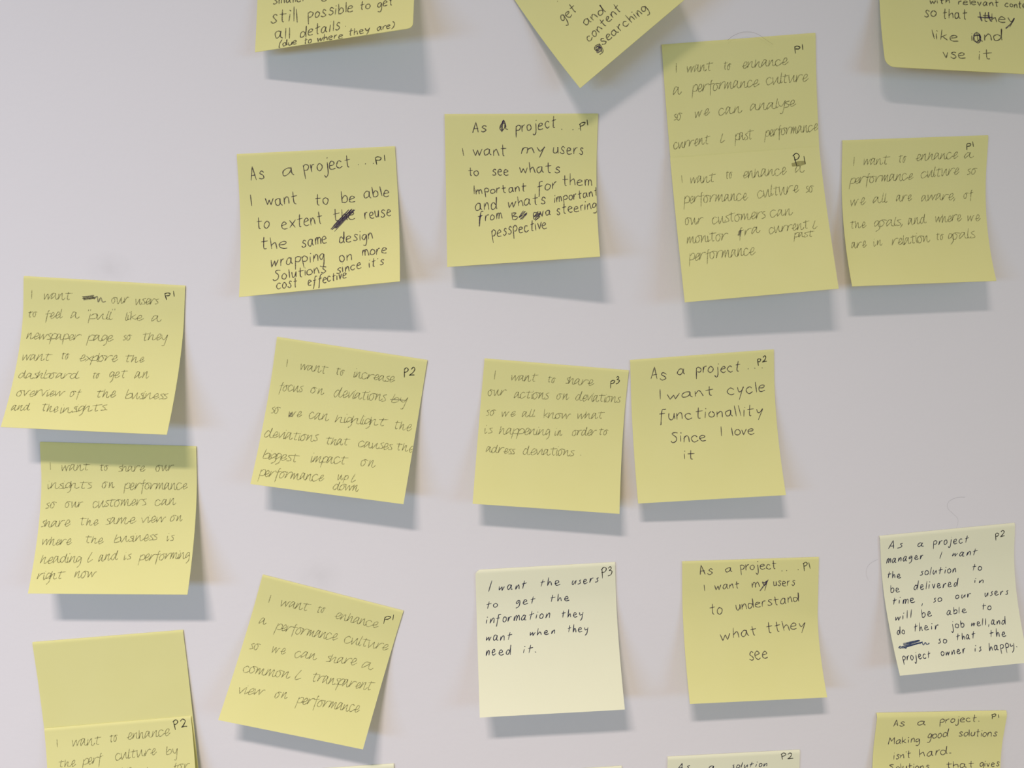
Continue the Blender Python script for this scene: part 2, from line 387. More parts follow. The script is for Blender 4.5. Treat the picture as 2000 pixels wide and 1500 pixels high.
   ('smudge', [('raw', [(61.07, -8.69), (64.43, -8.35), (68.28, -7.92)], 2.34)]),
   ('line', [('I', 4.68, -13.59, 5.04, -13.56, 2.32), ('want', 8.96, -14.26, 21.74, -14.42, 3.06), ('to', 26.97, -13.2, 30.33, -13.18, 2.71), ('enhance', 35.34, -13.73, 58.07, -13.36, 3.21), ('a', 62.41, -13.23, 67.04, -12.68, 2.98)]),
   ('line', [('performance', 4.78, -24.35, 36.89, -25.3, 3.18), ('culture', 41.95, -24.69, 63.32, -23.27, 3.46), ('so', 66.46, -24.16, 70.74, -23.92, 2.98)]),
   ('line', [('our', 4.43, -35.67, 13.26, -35.84, 3.05), ('customers', 17.88, -36.26, 44.7, -35.58, 3.18), ('can', 47.17, -35.49, 58.49, -34.96, 3.21)]),
   ('line', [('monitor', 4.12, -45.74, 24.96, -45.19, 3.17), ('fra', 29.79, -44.59, 41.06, -42.84, 2.82), ('current', 45.58, -43.99, 66.14, -43.09, 2.95), ('&', 67.72, -43.54, 70.01, -43.44, 2.47)]),
   ('scrib', [('zig', 30.11, -44.31, 31.67, -40.76, 0.71, 4)]),
   ('line', [('past', 57.7, -47.45, 67.9, -47.46, 2.46)]),
   ('line', [('performance', 4.38, -54.63, 37.68, -54.34, 3.41)])]),
 dict(corners=[(190.97, 58.16), (266.75, 61.32), (268.62, -11.6), (193.94, -14.2)], lift=(14, 14), base=0.8, p=2.0, v0=(0.2, 0.2), roll=(0.4, 0.016), round=None, hand='B', ink='pencil', pale=0, angle=0.039, label='yellow sticky note at the far right of the second row about goals',
  lines=[('mark', [('p1', 64.8, -5.95, 69.3, -5.48, 2.52)]),
   ('line', [('I', 5.75, -13.35, 7.85, -13.11, 2.28), ('want', 11.05, -13.23, 24.65, -13.07, 2.91), ('to', 29.33, -12.6, 33.31, -12.43, 2.66), ('enhance', 38.31, -11.78, 60.58, -11.17, 2.78), ('a', 64.16, -11.42, 68.82, -11.14, 2.53)]),
   ('line', [('performance', 4.16, -22.64, 37.38, -21.46, 2.94), ('culture', 41.58, -20.97, 61.68, -19.45, 2.94), ('so', 65.93, -19.91, 71.15, -19.78, 2.68)]),
   ('line', [('we', 4.21, -34.4, 12.13, -33.53, 2.97), ('all', 16.21, -33.35, 23.8, -32.86, 2.96), ('are', 28.54, -32.71, 36.79, -32.68, 2.84), ('aware,', 41.86, -32.99, 59.62, -32.67, 2.84), ('of', 64.4, -32.39, 69.2, -31.91, 2.45)]),
   ('line', [('the', 3.11, -46.0, 11.66, -45.8, 2.72), ('goals,', 15.77, -45.5, 31.05, -45.22, 2.85), ('and', 33.98, -45.2, 43.79, -44.72, 3.11), ('where', 48.7, -44.58, 62.69, -44.12, 2.85), ('we', 65.75, -44.42, 72.64, -44.48, 2.6)]),
   ('line', [('are', 2.91, -56.66, 10.88, -55.99, 2.72), ('in', 14.68, -55.61, 19.25, -55.33, 2.46), ('relation', 24.37, -55.85, 44.87, -54.35, 2.98), ('to', 48.07, -53.82, 52.14, -53.64, 2.47), ('goals', 54.6, -53.86, 68.9, -53.29, 2.99)])]),
 dict(corners=[(-212.39, -8.85), (-136.2, -13.62), (-142.86, -84.21), (-219.56, -79.43)], lift=(19, 19), base=0.8, p=1.75, v0=(0.2, 0.2), roll=(0.4, 0.016), round=None, hand='B', ink='pencil', pale=0, angle=0.055, label='yellow sticky note at the far left about a pull like a newspaper page',
  lines=[('mark', [('p1', 66.74, -6.46, 71.6, -6.02, 2.71)]),
   ('line', [('I', 3.53, -11.94, 3.98, -11.91, 2.43), ('want', 9.43, -11.37, 22.66, -10.72, 2.69), ('our', 41.49, -11.57, 49.51, -10.93, 2.71), ('users', 52.55, -11.51, 63.63, -10.68, 2.71)]),
   ('scrib', [('zig', 27.44, -9.89, 33.61, -8.72, 1.25, 9), ('raw', [(33.05, -10.05), (34.47, -8.35), (35.1, -11.21), (36.22, -8.88), (37.13, -11.08), (38.69, -10.65)], 0.57)]),
   ('line', [('to', 2.24, -21.33, 6.63, -20.74, 2.3), ('feel', 10.3, -21.6, 18.43, -20.64, 2.69), ('a', 22.36, -20.72, 26.21, -20.29, 2.7), ('"pull"', 30.17, -20.68, 42.8, -20.09, 2.7), ('like', 48.16, -19.89, 56.78, -19.55, 2.45), ('a', 60.72, -19.76, 65.21, -19.35, 2.72)]),
   ('line', [('newspaper', 2.68, -32.57, 27.91, -31.71, 2.66), ('page', 31.11, -31.84, 43.37, -31.43, 2.68), ('so', 47.82, -30.52, 51.76, -30.29, 2.43), ('they', 56.81, -29.99, 68.64, -29.28, 2.69)]),
   ('line', [('want', 2.24, -43.45, 15.74, -42.81, 2.63), ('to', 20.03, -41.94, 23.6, -41.62, 2.26), ('explore', 28.44, -42.4, 46.54, -41.69, 2.64), ('the', 49.71, -41.51, 59.11, -41.29, 2.52)]),
   ('line', [('dashboard', 2.22, -52.51, 29.99, -51.0, 2.34), ('to', 36.13, -50.66, 39.41, -50.36, 2.23), ('get', 44.06, -49.92, 52.19, -49.48, 2.61), ('an', 55.86, -49.59, 62.54, -48.92, 2.87)]),
   ('line', [('overview', 3.31, -61.19, 24.72, -60.08, 2.43), ('of', 27.69, -60.11, 32.47, -59.86, 2.19), ('the', 39.34, -59.93, 48.8, -59.44, 2.56), ('business', 53.35, -59.8, 72.93, -59.09, 2.56)]),
   ('line', [('and', 2.51, -68.02, 10.92, -67.6, 2.15), ('the', 15.88, -67.65, 23.92, -67.83, 2.51), ('insights.', 24.99, -68.07, 46.13, -65.84, 2.39)])]),
 dict(corners=[(-212.19, -91.27), (-135.8, -94.62), (-138.58, -166.1), (-215.21, -163.38)], lift=(18, 18), base=0.8, p=1.75, v0=(0.2, 0.2), roll=(0.4, 0.016), round=None, hand='B', ink='pencil', pale=0, angle=0.044, label="yellow sticky note below the newspaper one, shaded on top, ending 'right now'",
  lines=[('line', [('I', 4.26, -14.99, 4.67, -14.98, 2.22), ('want', 9.91, -15.3, 23.67, -14.79, 2.75), ('to', 28.5, -14.79, 32.7, -14.55, 2.5), ('share', 37.53, -14.87, 50.69, -14.85, 2.77), ('our', 55.99, -14.37, 64.65, -13.8, 2.79)]),
   ('line', [('insights', 3.21, -25.08, 24.77, -24.26, 2.66), ('on', 29.61, -24.14, 35.61, -23.68, 2.69), ('performance', 40.42, -24.52, 71.46, -23.79, 2.95)]),
   ('line', [('so', 2.52, -35.35, 7.52, -34.95, 2.58), ('our', 12.01, -34.55, 20.52, -34.37, 2.59), ('customers', 25.34, -34.28, 51.36, -32.5, 2.85), ('can', 55.66, -32.72, 66.06, -32.19, 2.89)]),
   ('line', [('share', 1.32, -44.72, 15.27, -44.18, 2.75), ('the', 19.37, -43.52, 28.75, -43.35, 2.53), ('same', 32.38, -42.99, 47.06, -42.12, 2.79), ('view', 49.49, -41.78, 61.29, -41.26, 2.56), ('on', 63.79, -40.91, 69.48, -40.5, 2.58)]),
   ('line', [('where', 2.67, -53.48, 16.89, -53.28, 2.68), ('the', 23.18, -52.02, 32.03, -52.48, 2.47), ('business', 37.34, -51.82, 57.97, -50.33, 2.48), ('is', 62.84, -50.55, 66.18, -50.5, 2.5)]),
   ('line', [('heading', 3.16, -62.27, 22.3, -61.49, 2.61), ('&', 25.62, -61.45, 27.99, -61.14, 2.74), ('and', 30.99, -60.82, 40.12, -60.14, 2.64), ('is', 43.0, -60.11, 46.26, -59.78, 2.19), ('performing', 50.3, -60.59, 74.45, -59.15, 2.65)]),
   ('line', [('right', 3.09, -69.71, 15.56, -69.04, 2.55), ('now', 20.52, -68.72, 30.62, -68.35, 2.56)])]),
 dict(corners=[(-92.89, -39.16), (-18.31, -51.41), (-30.71, -122.02), (-105.7, -110.52)], lift=(15, 16), base=0.8, p=1.75, v0=(0.2, 0.2), roll=(0.4, 0.016), round=None, hand='B', ink='pencil', pale=0, angle=0.05, label="tilted yellow sticky note reading 'I want to increase focus on deviations', marked P2",
  lines=[('mark', [('P2', 65.28, -10.49, 71.03, -9.07, 2.88)]),
   ('line', [('I', 6.42, -15.02, 6.85, -14.95, 2.29), ('want', 13.43, -15.4, 26.9, -15.3, 2.83), ('to', 31.19, -14.95, 35.52, -15.29, 2.58), ('increase', 40.48, -15.04, 61.27, -14.97, 2.86)]),
   ('line', [('focus', 4.5, -27.96, 16.24, -26.83, 2.79), ('on', 20.5, -26.84, 27.07, -26.85, 2.8), ('deviations', 32.02, -27.1, 58.32, -25.44, 3.08), ('by', 61.39, -25.65, 68.9, -25.18, 2.85)]),
   ('scrib', [('raw', [(60.51, -24.14), (64.01, -23.74), (68.38, -23.47)], 0.47)]),
   ('line', [('so', 2.76, -40.16, 6.94, -39.88, 2.87), ('we', 11.41, -40.87, 18.02, -39.9, 2.74), ('can', 21.72, -40.01, 31.76, -39.87, 3.01), ('highlight', 35.1, -40.04, 61.01, -38.24, 2.76), ('the', 64.5, -39.06, 73.7, -39.06, 3.05)]),
   ('scrib', [('zig', 11.4, -39.75, 13.38, -39.46, 1.28, 4)]),
   ('line', [('deviations', 1.65, -52.66, 28.06, -51.2, 2.93), ('that', 32.13, -51.92, 43.91, -50.92, 2.7), ('causes', 48.52, -50.92, 65.58, -50.15, 2.71), ('the', 67.6, -49.87, 76.52, -49.93, 2.73)]),
   ('line', [('biggest', 3.13, -62.91, 21.07, -62.68, 2.62), ('impact', 26.71, -61.61, 44.65, -60.44, 2.89), ('on', 51.52, -60.46, 58.61, -60.14, 2.91)]),
   ('line', [('performance', 3.23, -71.87, 34.92, -70.18, 2.81), ('up', 41.31, -68.42, 46.48, -68.05, 2.1), ('&', 48.33, -68.74, 50.36, -68.47, 2.6)]),
   ('line', [('down', 40.13, -73.5, 52.72, -72.79, 2.56)])]),
 dict(corners=[(10.75, -50.84), (85.22, -57.55), (79.13, -129.92), (3.89, -123.37)], lift=(13, 14), base=0.8, p=1.75, v0=(0.2, 0.2), roll=(0.4, 0.016), round=None, hand='B', ink='pencil', pale=0, angle=0.04, label="yellow sticky note at the centre reading 'I want to share our actions', marked P3",
  lines=[('mark', [('p3', 67.11, -8.85, 72.22, -7.28, 3.18)]),
   ('line', [('I', 5.77, -10.86, 6.19, -10.83, 2.51), ('want', 14.54, -10.58, 28.38, -10.07, 2.76), ('to', 33.69, -9.95, 37.79, -9.93, 2.4), ('share', 43.17, -9.8, 58.28, -10.15, 2.78)]),
   ('line', [('our', 3.5, -19.67, 12.71, -18.81, 2.63), ('actions', 17.19, -19.83, 34.96, -19.04, 2.89), ('on', 39.43, -19.0, 45.72, -18.49, 2.65), ('deviations', 49.23, -18.53, 73.14, -18.21, 2.91)]),
   ('line', [('so', 3.2, -30.6, 8.12, -29.91, 2.6), ('we', 11.39, -30.59, 18.74, -29.71, 2.6), ('all', 21.98, -29.77, 28.78, -29.25, 2.61), ('know', 33.57, -29.5, 47.45, -28.75, 2.61), ('what', 51.0, -28.47, 65.25, -27.37, 2.63)]),
   ('line', [('is', 3.35, -39.82, 7.38, -39.52, 2.56), ('happening', 10.92, -39.87, 37.12, -38.22, 2.81), ('in', 40.06, -38.31, 43.85, -38.03, 2.34), ('order', 49.22, -37.63, 61.97, -36.68, 2.59), ('to', 63.0, -36.29, 68.11, -35.91, 2.35)]),
   ('line', [('adress', 4.74, -49.72, 19.66, -49.55, 2.53), ('deviations', 24.09, -49.54, 50.84, -48.22, 2.77), ('.', 54.06, -47.69, 54.78, -47.39, 2.06)])]),
 dict(corners=[(85.82, -52.22), (161.21, -47.24), (166.09, -121.56), (89.32, -125.51)], lift=(11, 14), base=0.8, p=1.75, v0=(0.2, 0.2), roll=(0.4, 0.016), round=None, hand='A', ink='pen', pale=0, angle=-0.002, label="yellow sticky note in dark pen reading 'I want cycle functionallity since I love it'",
  lines=[('line', [('As', 10.78, -11.12, 18.86, -12.06, 3.86), ('a', 24.75, -9.84, 28.97, -9.82, 3.19), ('project', 34.5, -9.9, 57.99, -10.32, 3.45), ('.', 61.94, -9.42, 62.66, -9.34, 1.99), ('.', 65.54, -9.36, 66.2, -9.21, 1.99), ('.', 69.48, -9.45, 70.79, -9.41, 1.99)]),
   ('mark', [('p2', 67.22, -6.7, 73.13, -6.14, 2.77)]),
   ('line', [('I', 14.99, -22.77, 15.64, -22.69, 3.32), ('want', 18.88, -22.86, 43.32, -22.0, 3.18), ('cycle', 51.13, -22.77, 70.49, -22.32, 3.83)]),
   ('line', [('functionallity', 14.16, -33.61, 68.76, -34.65, 3.55)]),
   ('line', [('Since', 19.52, -45.85, 37.9, -46.12, 3.23), ('I', 46.01, -44.29, 46.79, -44.34, 3.09), ('love', 51.64, -44.48, 63.55, -44.31, 3.09)]),
   ('line', [('it', 25.86, -54.94, 31.1, -55.28, 3.06)])]),
 dict(corners=[(225.6, -150.03), (301.72, -144.2), (306.67, -218.43), (234.28, -223.66)], lift=(15, 15), base=1.05, p=1.75, v0=(0.2, 0.2), roll=(0.65, 0.022), round=None, hand='C', ink='blue', pale=1, angle=0.004, label="pale yellow sticky note at the right edge starting 'As a project manager'",
  lines=[('mark', [('p2', 65.0, -7.36, 71.14, -7.16, 2.88)]),
   ('line', [('As', 4.54, -7.88, 11.85, -8.15, 2.6), ('a', 20.89, -8.18, 24.5, -7.86, 2.05), ('project', 29.74, -8.39, 49.62, -8.69, 2.6)]),
   ('line', [('manager', 3.1, -16.34, 23.7, -15.69, 2.47), ('I', 33.27, -16.66, 33.74, -16.57, 2.33), ('want', 40.58, -16.03, 54.33, -16.72, 2.34)]),
   ('line', [('the', 2.89, -25.08, 10.61, -25.5, 2.25), ('solution', 21.48, -25.24, 41.95, -25.57, 2.52), ('to', 51.56, -25.18, 56.89, -25.7, 2.38)]),
   ('line', [('be', 3.95, -33.04, 9.03, -33.52, 2.46), ('delivered', 17.32, -33.02, 42.3, -33.45, 2.59), ('in', 52.31, -32.46, 56.98, -32.9, 1.81)]),
   ('line', [('time', 3.97, -39.76, 16.81, -40.01, 2.41), (',', 20.53, -41.18, 21.38, -40.94, 2.4), ('so', 27.34, -40.67, 32.18, -40.81, 2.28), ('our', 40.59, -40.01, 49.53, -39.88, 2.15), ('users', 57.47, -40.3, 70.85, -40.27, 2.15)]),
   ('line', [('will', 4.1, -48.52, 13.46, -47.83, 2.35), ('be', 19.69, -48.09, 25.24, -47.98, 2.35), ('able', 34.21, -48.17, 45.9, -48.0, 2.1), ('to', 54.72, -47.25, 59.9, -47.6, 2.11)]),
   ('line', [('do', 3.62, -55.78, 7.79, -55.86, 2.18), ('their', 13.54, -55.16, 27.95, -54.94, 2.31), ('job', 35.14, -55.58, 42.67, -55.34, 2.3), ('well,', 47.07, -55.43, 57.3, -55.43, 2.18), ('and', 58.64, -55.55, 66.89, -55.97, 2.3)]),
   ('scrib', [('zigb', 3.89, -61.94, 17.17, -60.15, 1.41, 8), ('raw', [(2.59, -62.54), (3.96, -61.66), (3.35, -62.78), (5.47, -62.38), (6.66, -63.07), (7.53, -62.26)], 0.52), ('raw', [(15.17, -61.46), (16.64, -60.99), (17.36, -62.24), (18.63, -61.17), (19.39, -62.24), (20.98, -61.55)], 0.57)]),
   ('line', [('so', 25.85, -62.21, 31.04, -62.37, 2.14), ('that', 36.85, -61.7, 48.27, -61.51, 2.15), ('the', 56.64, -61.64, 66.24, -62.18, 2.27)]),
   ('line', [('project', 3.78, -69.04, 19.87, -68.98, 2.34), ('owner', 26.27, -68.66, 40.84, -68.18, 2.22), ('is', 46.2, -68.06, 50.08, -68.1, 1.99), ('happy.', 54.64, -68.49, 70.97, -68.14, 2.34)])]),
 dict(corners=[(116.75, -162.02), (192.3, -161.32), (195.18, -235.69), (119.31, -236.23)], lift=(15, 14), base=0.8, p=1.75, v0=(0.22, 0.42), roll=(0.4, 0.016), round=None, hand='A', ink='pen', pale=0, angle=0.069, label="yellow sticky note at the lower right reading 'to understand what they see'",
  lines=[('line', [('As', 9.82, -7.94, 16.77, -7.84, 3.05), ('a', 24.17, -6.74, 27.39, -6.31, 2.58), ('project', 32.23, -6.34, 52.3, -6.02, 3.25), ('.', 55.25, -7.34, 55.9, -7.16, 2.04), ('.', 57.85, -7.23, 58.5, -7.12, 2.04), ('.', 64.36, -7.05, 65.01, -6.93, 2.04)]),
   ('mark', [('P1', 67.29, -7.01, 71.39, -6.47, 2.86)]),
   ('line', [('I', 12.17, -17.55, 12.62, -17.56, 2.18), ('want', 18.1, -17.22, 31.8, -16.34, 2.73), ('my', 39.14, -16.6, 47.58, -16.08, 3.01), ('users', 50.83, -15.86, 62.7, -16.28, 3.01)]),
   ('scrib', [('raw', [(47.85, -12.2), (45.62, -15.33), (43.19, -18.67)], 0.73), ('raw', [(44.61, -13.24), (45.6, -13.96), (47.53, -12.66)], 0.65)]),
   ('line', [('to', 15.28, -31.42, 21.63, -30.74, 3.76), ('understand', 30.03, -29.48, 65.37, -25.8, 3.45)]),
   ('line', [('what', 20.32, -45.47, 41.15, -43.42, 3.44), ('tthey', 46.45, -43.06, 68.81, -41.01, 3.52)]),
   ('line', [('see', 35.63, -56.4, 45.88, -55.74, 4.13)])]),
 dict(corners=[(5.18, -164.11), (80.12, -161.51), (83.4, -236.09), (6.69, -237.92)], lift=(18, 18), base=1.05, p=1.75, v0=(0.2, 0.2), roll=(0.65, 0.022), round=('TL', 0.04), hand='C', ink='blue', pale=1, angle=0.018, label='pale yellow sticky note at lower centre about users getting the information, marked P3',
  lines=[('mark', [('P3', 67.99, -8.11, 73.94, -7.19, 3.26)]),
   ('line', [('I', 6.74, -12.76, 7.6, -12.67, 3.41), ('want', 12.39, -12.39, 27.16, -12.21, 2.85), ('the', 34.72, -11.24, 45.89, -11.2, 2.56), ('users', 52.12, -11.57, 66.38, -10.64, 2.56)]),
   ('line', [('to', 5.48, -22.15, 11.26, -21.8, 2.34), ('get', 21.44, -21.37, 31.91, -20.94, 2.49), ('the', 39.81, -20.37, 50.32, -20.63, 2.36)]),
   ('line', [('information', 4.89, -30.52, 39.27, -29.13, 2.65), ('they', 45.8, -29.5, 57.29, -29.8, 2.4)]),
   ('line', [('want', 4.6, -39.56, 18.57, -39.68, 2.55), ('when', 28.22, -38.3, 41.86, -37.75, 2.05), ('they', 48.73, -37.48, 59.86, -37.76, 2.32)]),
   ('line', [('need', 4.34, -47.06, 17.59, -47.14, 2.6), ('it.', 24.25, -46.87, 31.43, -46.94, 2.48)])]),
 dict(corners=[(-105.92, -163.89), (-33.25, -185.97), (-54.67, -255.1), (-127.74, -234.97)], lift=(17, 16), base=0.8, p=1.75, v0=(0.2, 0.2), roll=(0.4, 0.016), round=None, hand='B', ink='pencil', pale=0, angle=0.062, label='strongly tilted yellow sticky note at the lower left about a common transparent view',
  lines=[('mark', [('p1', 67.57, -8.47, 72.54, -6.38, 3.14)]),
   ('line', [('I', 6.54, -14.44, 6.96, -14.32, 2.39), ('want', 13.1, -14.7, 28.33, -13.42, 3.2), ('to', 32.05, -13.23, 36.03, -12.54, 2.59), ('enhance', 41.91, -13.87, 65.74, -13.64, 3.26)]),
   ('line', [('a', 5.01, -26.84, 8.53, -26.34, 2.88), ('performance', 14.1, -28.06, 46.56, -26.21, 3.18), ('culture', 50.53, -26.01, 74.2, -24.82, 3.28)]),
   ('line', [('so', 4.08, -40.62, 8.93, -40.24, 2.73), ('we', 15.38, -39.87, 22.57, -39.7, 2.9), ('can', 27.66, -39.64, 39.13, -38.49, 3.07), ('share', 44.15, -38.07, 60.22, -36.59, 2.97), ('a', 63.36, -37.39, 69.08, -36.82, 3.32)]),
   ('line', [('common', 4.31, -52.69, 28.65, -50.71, 2.89), ('&', 31.06, -50.55, 34.11, -50.25, 2.96), ('transparent', 39.35, -49.49, 72.29, -47.44, 3.13)]),
   ('line', [('view', 5.22, -62.72, 18.04, -61.2, 2.66), ('on', 24.01, -61.38, 30.36, -60.46, 2.69), ('performance', 35.74, -61.44, 68.73, -59.71, 2.98)])]),
 dict(corners=[(-225.57, -197.93), (-148.6, -193.42), (-144.25, -277.0), (-221.77, -281.15)], lift=(3, 3), base=0.8, p=1.4, v0=(0.2, 0.2), roll=(0.4, 0.016), round=None, hand='B', ink='pencil', pale=0, angle=0.0, label='blank yellow sticky note with another note stuck over its lower part',
  lines=[]),
 dict(corners=[(-222.92, -245.79), (-146.94, -241.48), (-141.53, -318.02), (-218.49, -321.28)], lift=(15, 15), base=2.6, p=1.3, v0=(0.0, 0.0), roll=(0.5, 0.018), round=None, hand='B', ink='pencil', pale=0, angle=0.025, label='yellow sticky note stuck over the blank one, cut by the bottom edge, marked P2',
  lines=[('mark', [('P2', 66.45, -6.01, 74.15, -5.41, 2.86)]),
   ('line', [('I', 5.6, -10.47, 6.13, -10.41, 2.29), ('want', 13.47, -10.89, 28.42, -10.83, 3.26), ('to', 32.82, -10.13, 37.0, -9.68, 2.83), ('enhance', 41.89, -9.56, 64.54, -9.34, 2.94)]),
   ('line', [('the', 5.93, -21.01, 14.72, -20.96, 2.56), ('perf', 18.31, -20.89, 28.64, -20.28, 2.99), ('culture', 35.28, -19.77, 56.6, -18.64, 2.88), ('by', 61.61, -19.33, 67.46, -19.56, 2.67)]),
   ('line', [('setting', 5.84, -27.27, 22.67, -27.1, 2.64), ('up', 35.86, -27.15, 43.27, -27.25, 2.64), ('.', 51.15, -25.05, 51.58, -24.98, 1.59), ('for', 64.46, -27.96, 73.29, -27.37, 2.63)])]),
 dict(corners=[(112.32, -277.07), (188.24, -275.88), (190.53, -354.23), (112.86, -355.16)], lift=(16, 16), base=1.05, p=1.75, v0=(0.2, 0.2), roll=(0.65, 0.022), round=None, hand='C', ink='blue', pale=1, angle=0.0, label='pale yellow sticky note cut by the bottom edge with P2 in its corner',
  lines=[('mark', [('P2', 65.0, -4.77, 72.79, -4.52, 2.29)]),
   ('line', [('As', 5.1, -8.27, 12.34, -8.0, 2.51), ('a', 23.84, -8.41, 27.1, -8.37, 1.83), ('solution', 36.58, -8.67, 57.0, -8.67, 2.06)])]),
 dict(corners=[(231.76, -254.83), (308.31, -256.22), (303.12, -333.63), (228.36, -332.43)], lift=(16, 16), base=1.7000000000000002, p=1.75, v0=(0.22, 0.22), roll=(1.3, 0.035), round=None, hand='A', ink='pen', pale=0, angle=0.029, label="yellow sticky note at the bottom right reading 'Making good solutions isn't hard'",
  lines=[('line', [('As', 9.99, -7.67, 16.6, -7.46, 2.54), ('a', 24.31, -7.15, 28.5, -6.89, 2.78), ('project.', 36.96, -6.26, 60.29, -5.58, 2.67)]),
   ('mark', [('P1', 66.89, -4.1, 71.31, -3.72, 1.73)]),
   ('line', [('Making', 8.33, -18.5, 26.61, -17.53, 2.53), ('good', 31.23, -15.33, 43.18, -14.43, 2.91), ('solutions', 49.32, -14.22, 72.08, -15.05, 2.69)]),
   ('line', [("isn't", 12.26, -27.11, 22.31, -26.69, 2.48), ('hard.', 27.67, -26.37, 45.75, -24.6, 3.04)]),
   ('line', [('Solutions', 9.5, -33.54, 33.64, -33.24, 2.28), ('that', 43.77, -32.64, 59.84, -32.57, 2.31), ('gives', 63.92, -32.45, 75.51, -32.18, 2.32)])]),
 dict(corners=[(-116.41, -277.36), (-40.45, -274.91), (-38.06, -348.87), (-114.02, -351.32)], lift=(6, 6), base=1.05, p=1.75, v0=(0.2, 0.2), roll=(0.65, 0.022), round=None, hand='C', ink='blue', pale=1, angle=0.0, label='pale yellow sticky note showing only its top at the bottom edge, left of centre',
  lines=[]),
 dict(corners=[(10.36, -283.58), (86.34, -281.62), (88.24, -355.6), (12.27, -357.56)], lift=(14, 14), base=1.05, p=1.75, v0=(0.2, 0.2), roll=(0.65, 0.022), round=None, hand='C', ink='blue', pale=1, angle=0.0, label='pale yellow sticky note showing barely a corner at the bottom edge, near the centre',
  lines=[]),
]

SIDE = 76.0
BASE_SCALE = MM


class Sheet:
    def __init__(self, n, seed):
        self.n = n
        r = random.Random(seed)
        self.ph = [r.uniform(0, 6.28) for _ in range(4)]
        c = n['corners']
        self.org = ((c[0][0] + c[1][0]) / 2, (c[0][1] + c[1][1]) / 2)

    def z(self, u, v):
        n = self.n
        # the stuck strip ends at v0 (left, right); below it the sheet curls away
        v0 = n['v0'][0] * (1 - u) + n['v0'][1] * u
        t = max(0.0, (v - v0) / (1 - v0))
        z = n['base'] + (n['lift'][0] * (1 - u) + n['lift'][1] * u) * t ** n['p']
        if v < n['roll'][1]:            # the very top edge bends back towards the wall
            z -= n['roll'][0] * (1 - v / n['roll'][1]) ** 1.6
        # slight waviness of the loose part
        k = t * (1 - t) * 0.9 + 0.25 * t
        a = self.ph
        z += k * (0.55 * math.sin(3.1 * u + a[0]) * math.sin(2.6 * v + a[1]) + 0.25 * math.sin(6.3 * u + a[2]) * math.sin(5 * v + a[3]))
        return z

    def pos(self, u, v, off=0.0):
        a, b, c, d = self.n['corners']
        w = [(1 - u) * (1 - v), u * (1 - v), u * v, (1 - u) * v]
        x = w[0] * a[0] + w[1] * b[0] + w[2] * c[0] + w[3] * d[0]
        y = w[0] * a[1] + w[1] * b[1] + w[2] * c[1] + w[3] * d[1]
        return Vector(((x - self.org[0]) * MM, -(self.z(u, v) + off) * MM, (y - self.org[1]) * MM))

    def normal(self, u, v):
        e = 0.004
        du = self.pos(u + e, v) - self.pos(u - e, v)
        dv = self.pos(u, v - e) - self.pos(u, v + e)
        return du.cross(dv).normalized()

    def on(self, x, y, off):
        u, v = min(max(x / SIDE, 0.002), 0.998), min(max(-y / SIDE, 0.002), 0.998)
        return self.pos(u, v) + self.normal(u, v) * (off * MM)


def rounded(u, v, spec):
    if not spec:
        return u, v
    corner, r = spec
    cx = r if 'L' in corner else 1 - r
    cy = r if 'T' in corner else 1 - r
    inx = u < r if 'L' in corner else u > 1 - r
    iny = v < r if 'T' in corner else v > 1 - r
    if inx and iny:
        dx, dy = (u - cx) / r, (v - cy) / r
        m, l = max(abs(dx), abs(dy)), math.hypot(dx, dy)
        if l > 1e-9:
            u, v = cx + dx * m / l * r, cy + dy * m / l * r
    return u, v


def build_sheet(sheet, mat):
    n = 36
    th = 0.22
    spec = sheet.n['round']
    # denser rows near the edges so that a rounded corner stays round
    ts = [0, .004, .008, .013, .02, .028, .037, .05] + [0.07 + 0.86 * i / (n - 13) for i in range(n - 12)] + [.95, .965, .98, .992, 1]
    m = len(ts)
    verts, faces = [], []
    for v in ts:
        for u in ts:
            verts.append(sheet.pos(*rounded(u, v, spec)))
    front = len(verts)
    for v in ts:
        for u in ts:
            a, b = rounded(u, v, spec)
            verts.append(sheet.pos(a, b) - sheet.normal(a, b) * th * MM)
    for i in range(m - 1):
        for j in range(m - 1):
            a = i * m + j
            faces.append((a, a + m, a + m + 1, a + 1))
    for i in range(m - 1):
        for j in range(m - 1):
            a = front + i * m + j
            faces.append((a, a + 1, a + m + 1, a + m))
    ns = len(faces)
    ring = [j for j in range(m)] + [i * m + m - 1 for i in range(1, m)] + [(m - 1) * m + j for j in range(m - 2, -1, -1)] + [i * m for i in range(m - 2, 0, -1)]
    k0 = len(verts)
    for a in ring:
        verts.append(verts[a].copy())
        verts.append(verts[a + front].copy())
    R = len(ring)
    for i in range(R):
        a, b = k0 + 2 * i, k0 + 2 * ((i + 1) % R)
        faces.append((a, b, b + 1, a + 1))
    loc = (sheet.org[0] * MM, 0, HEIGHT + sheet.org[1] * MM)
    return mesh_object("sticky_note", [tuple(v) for v in verts], faces, mat, None, loc, ns)


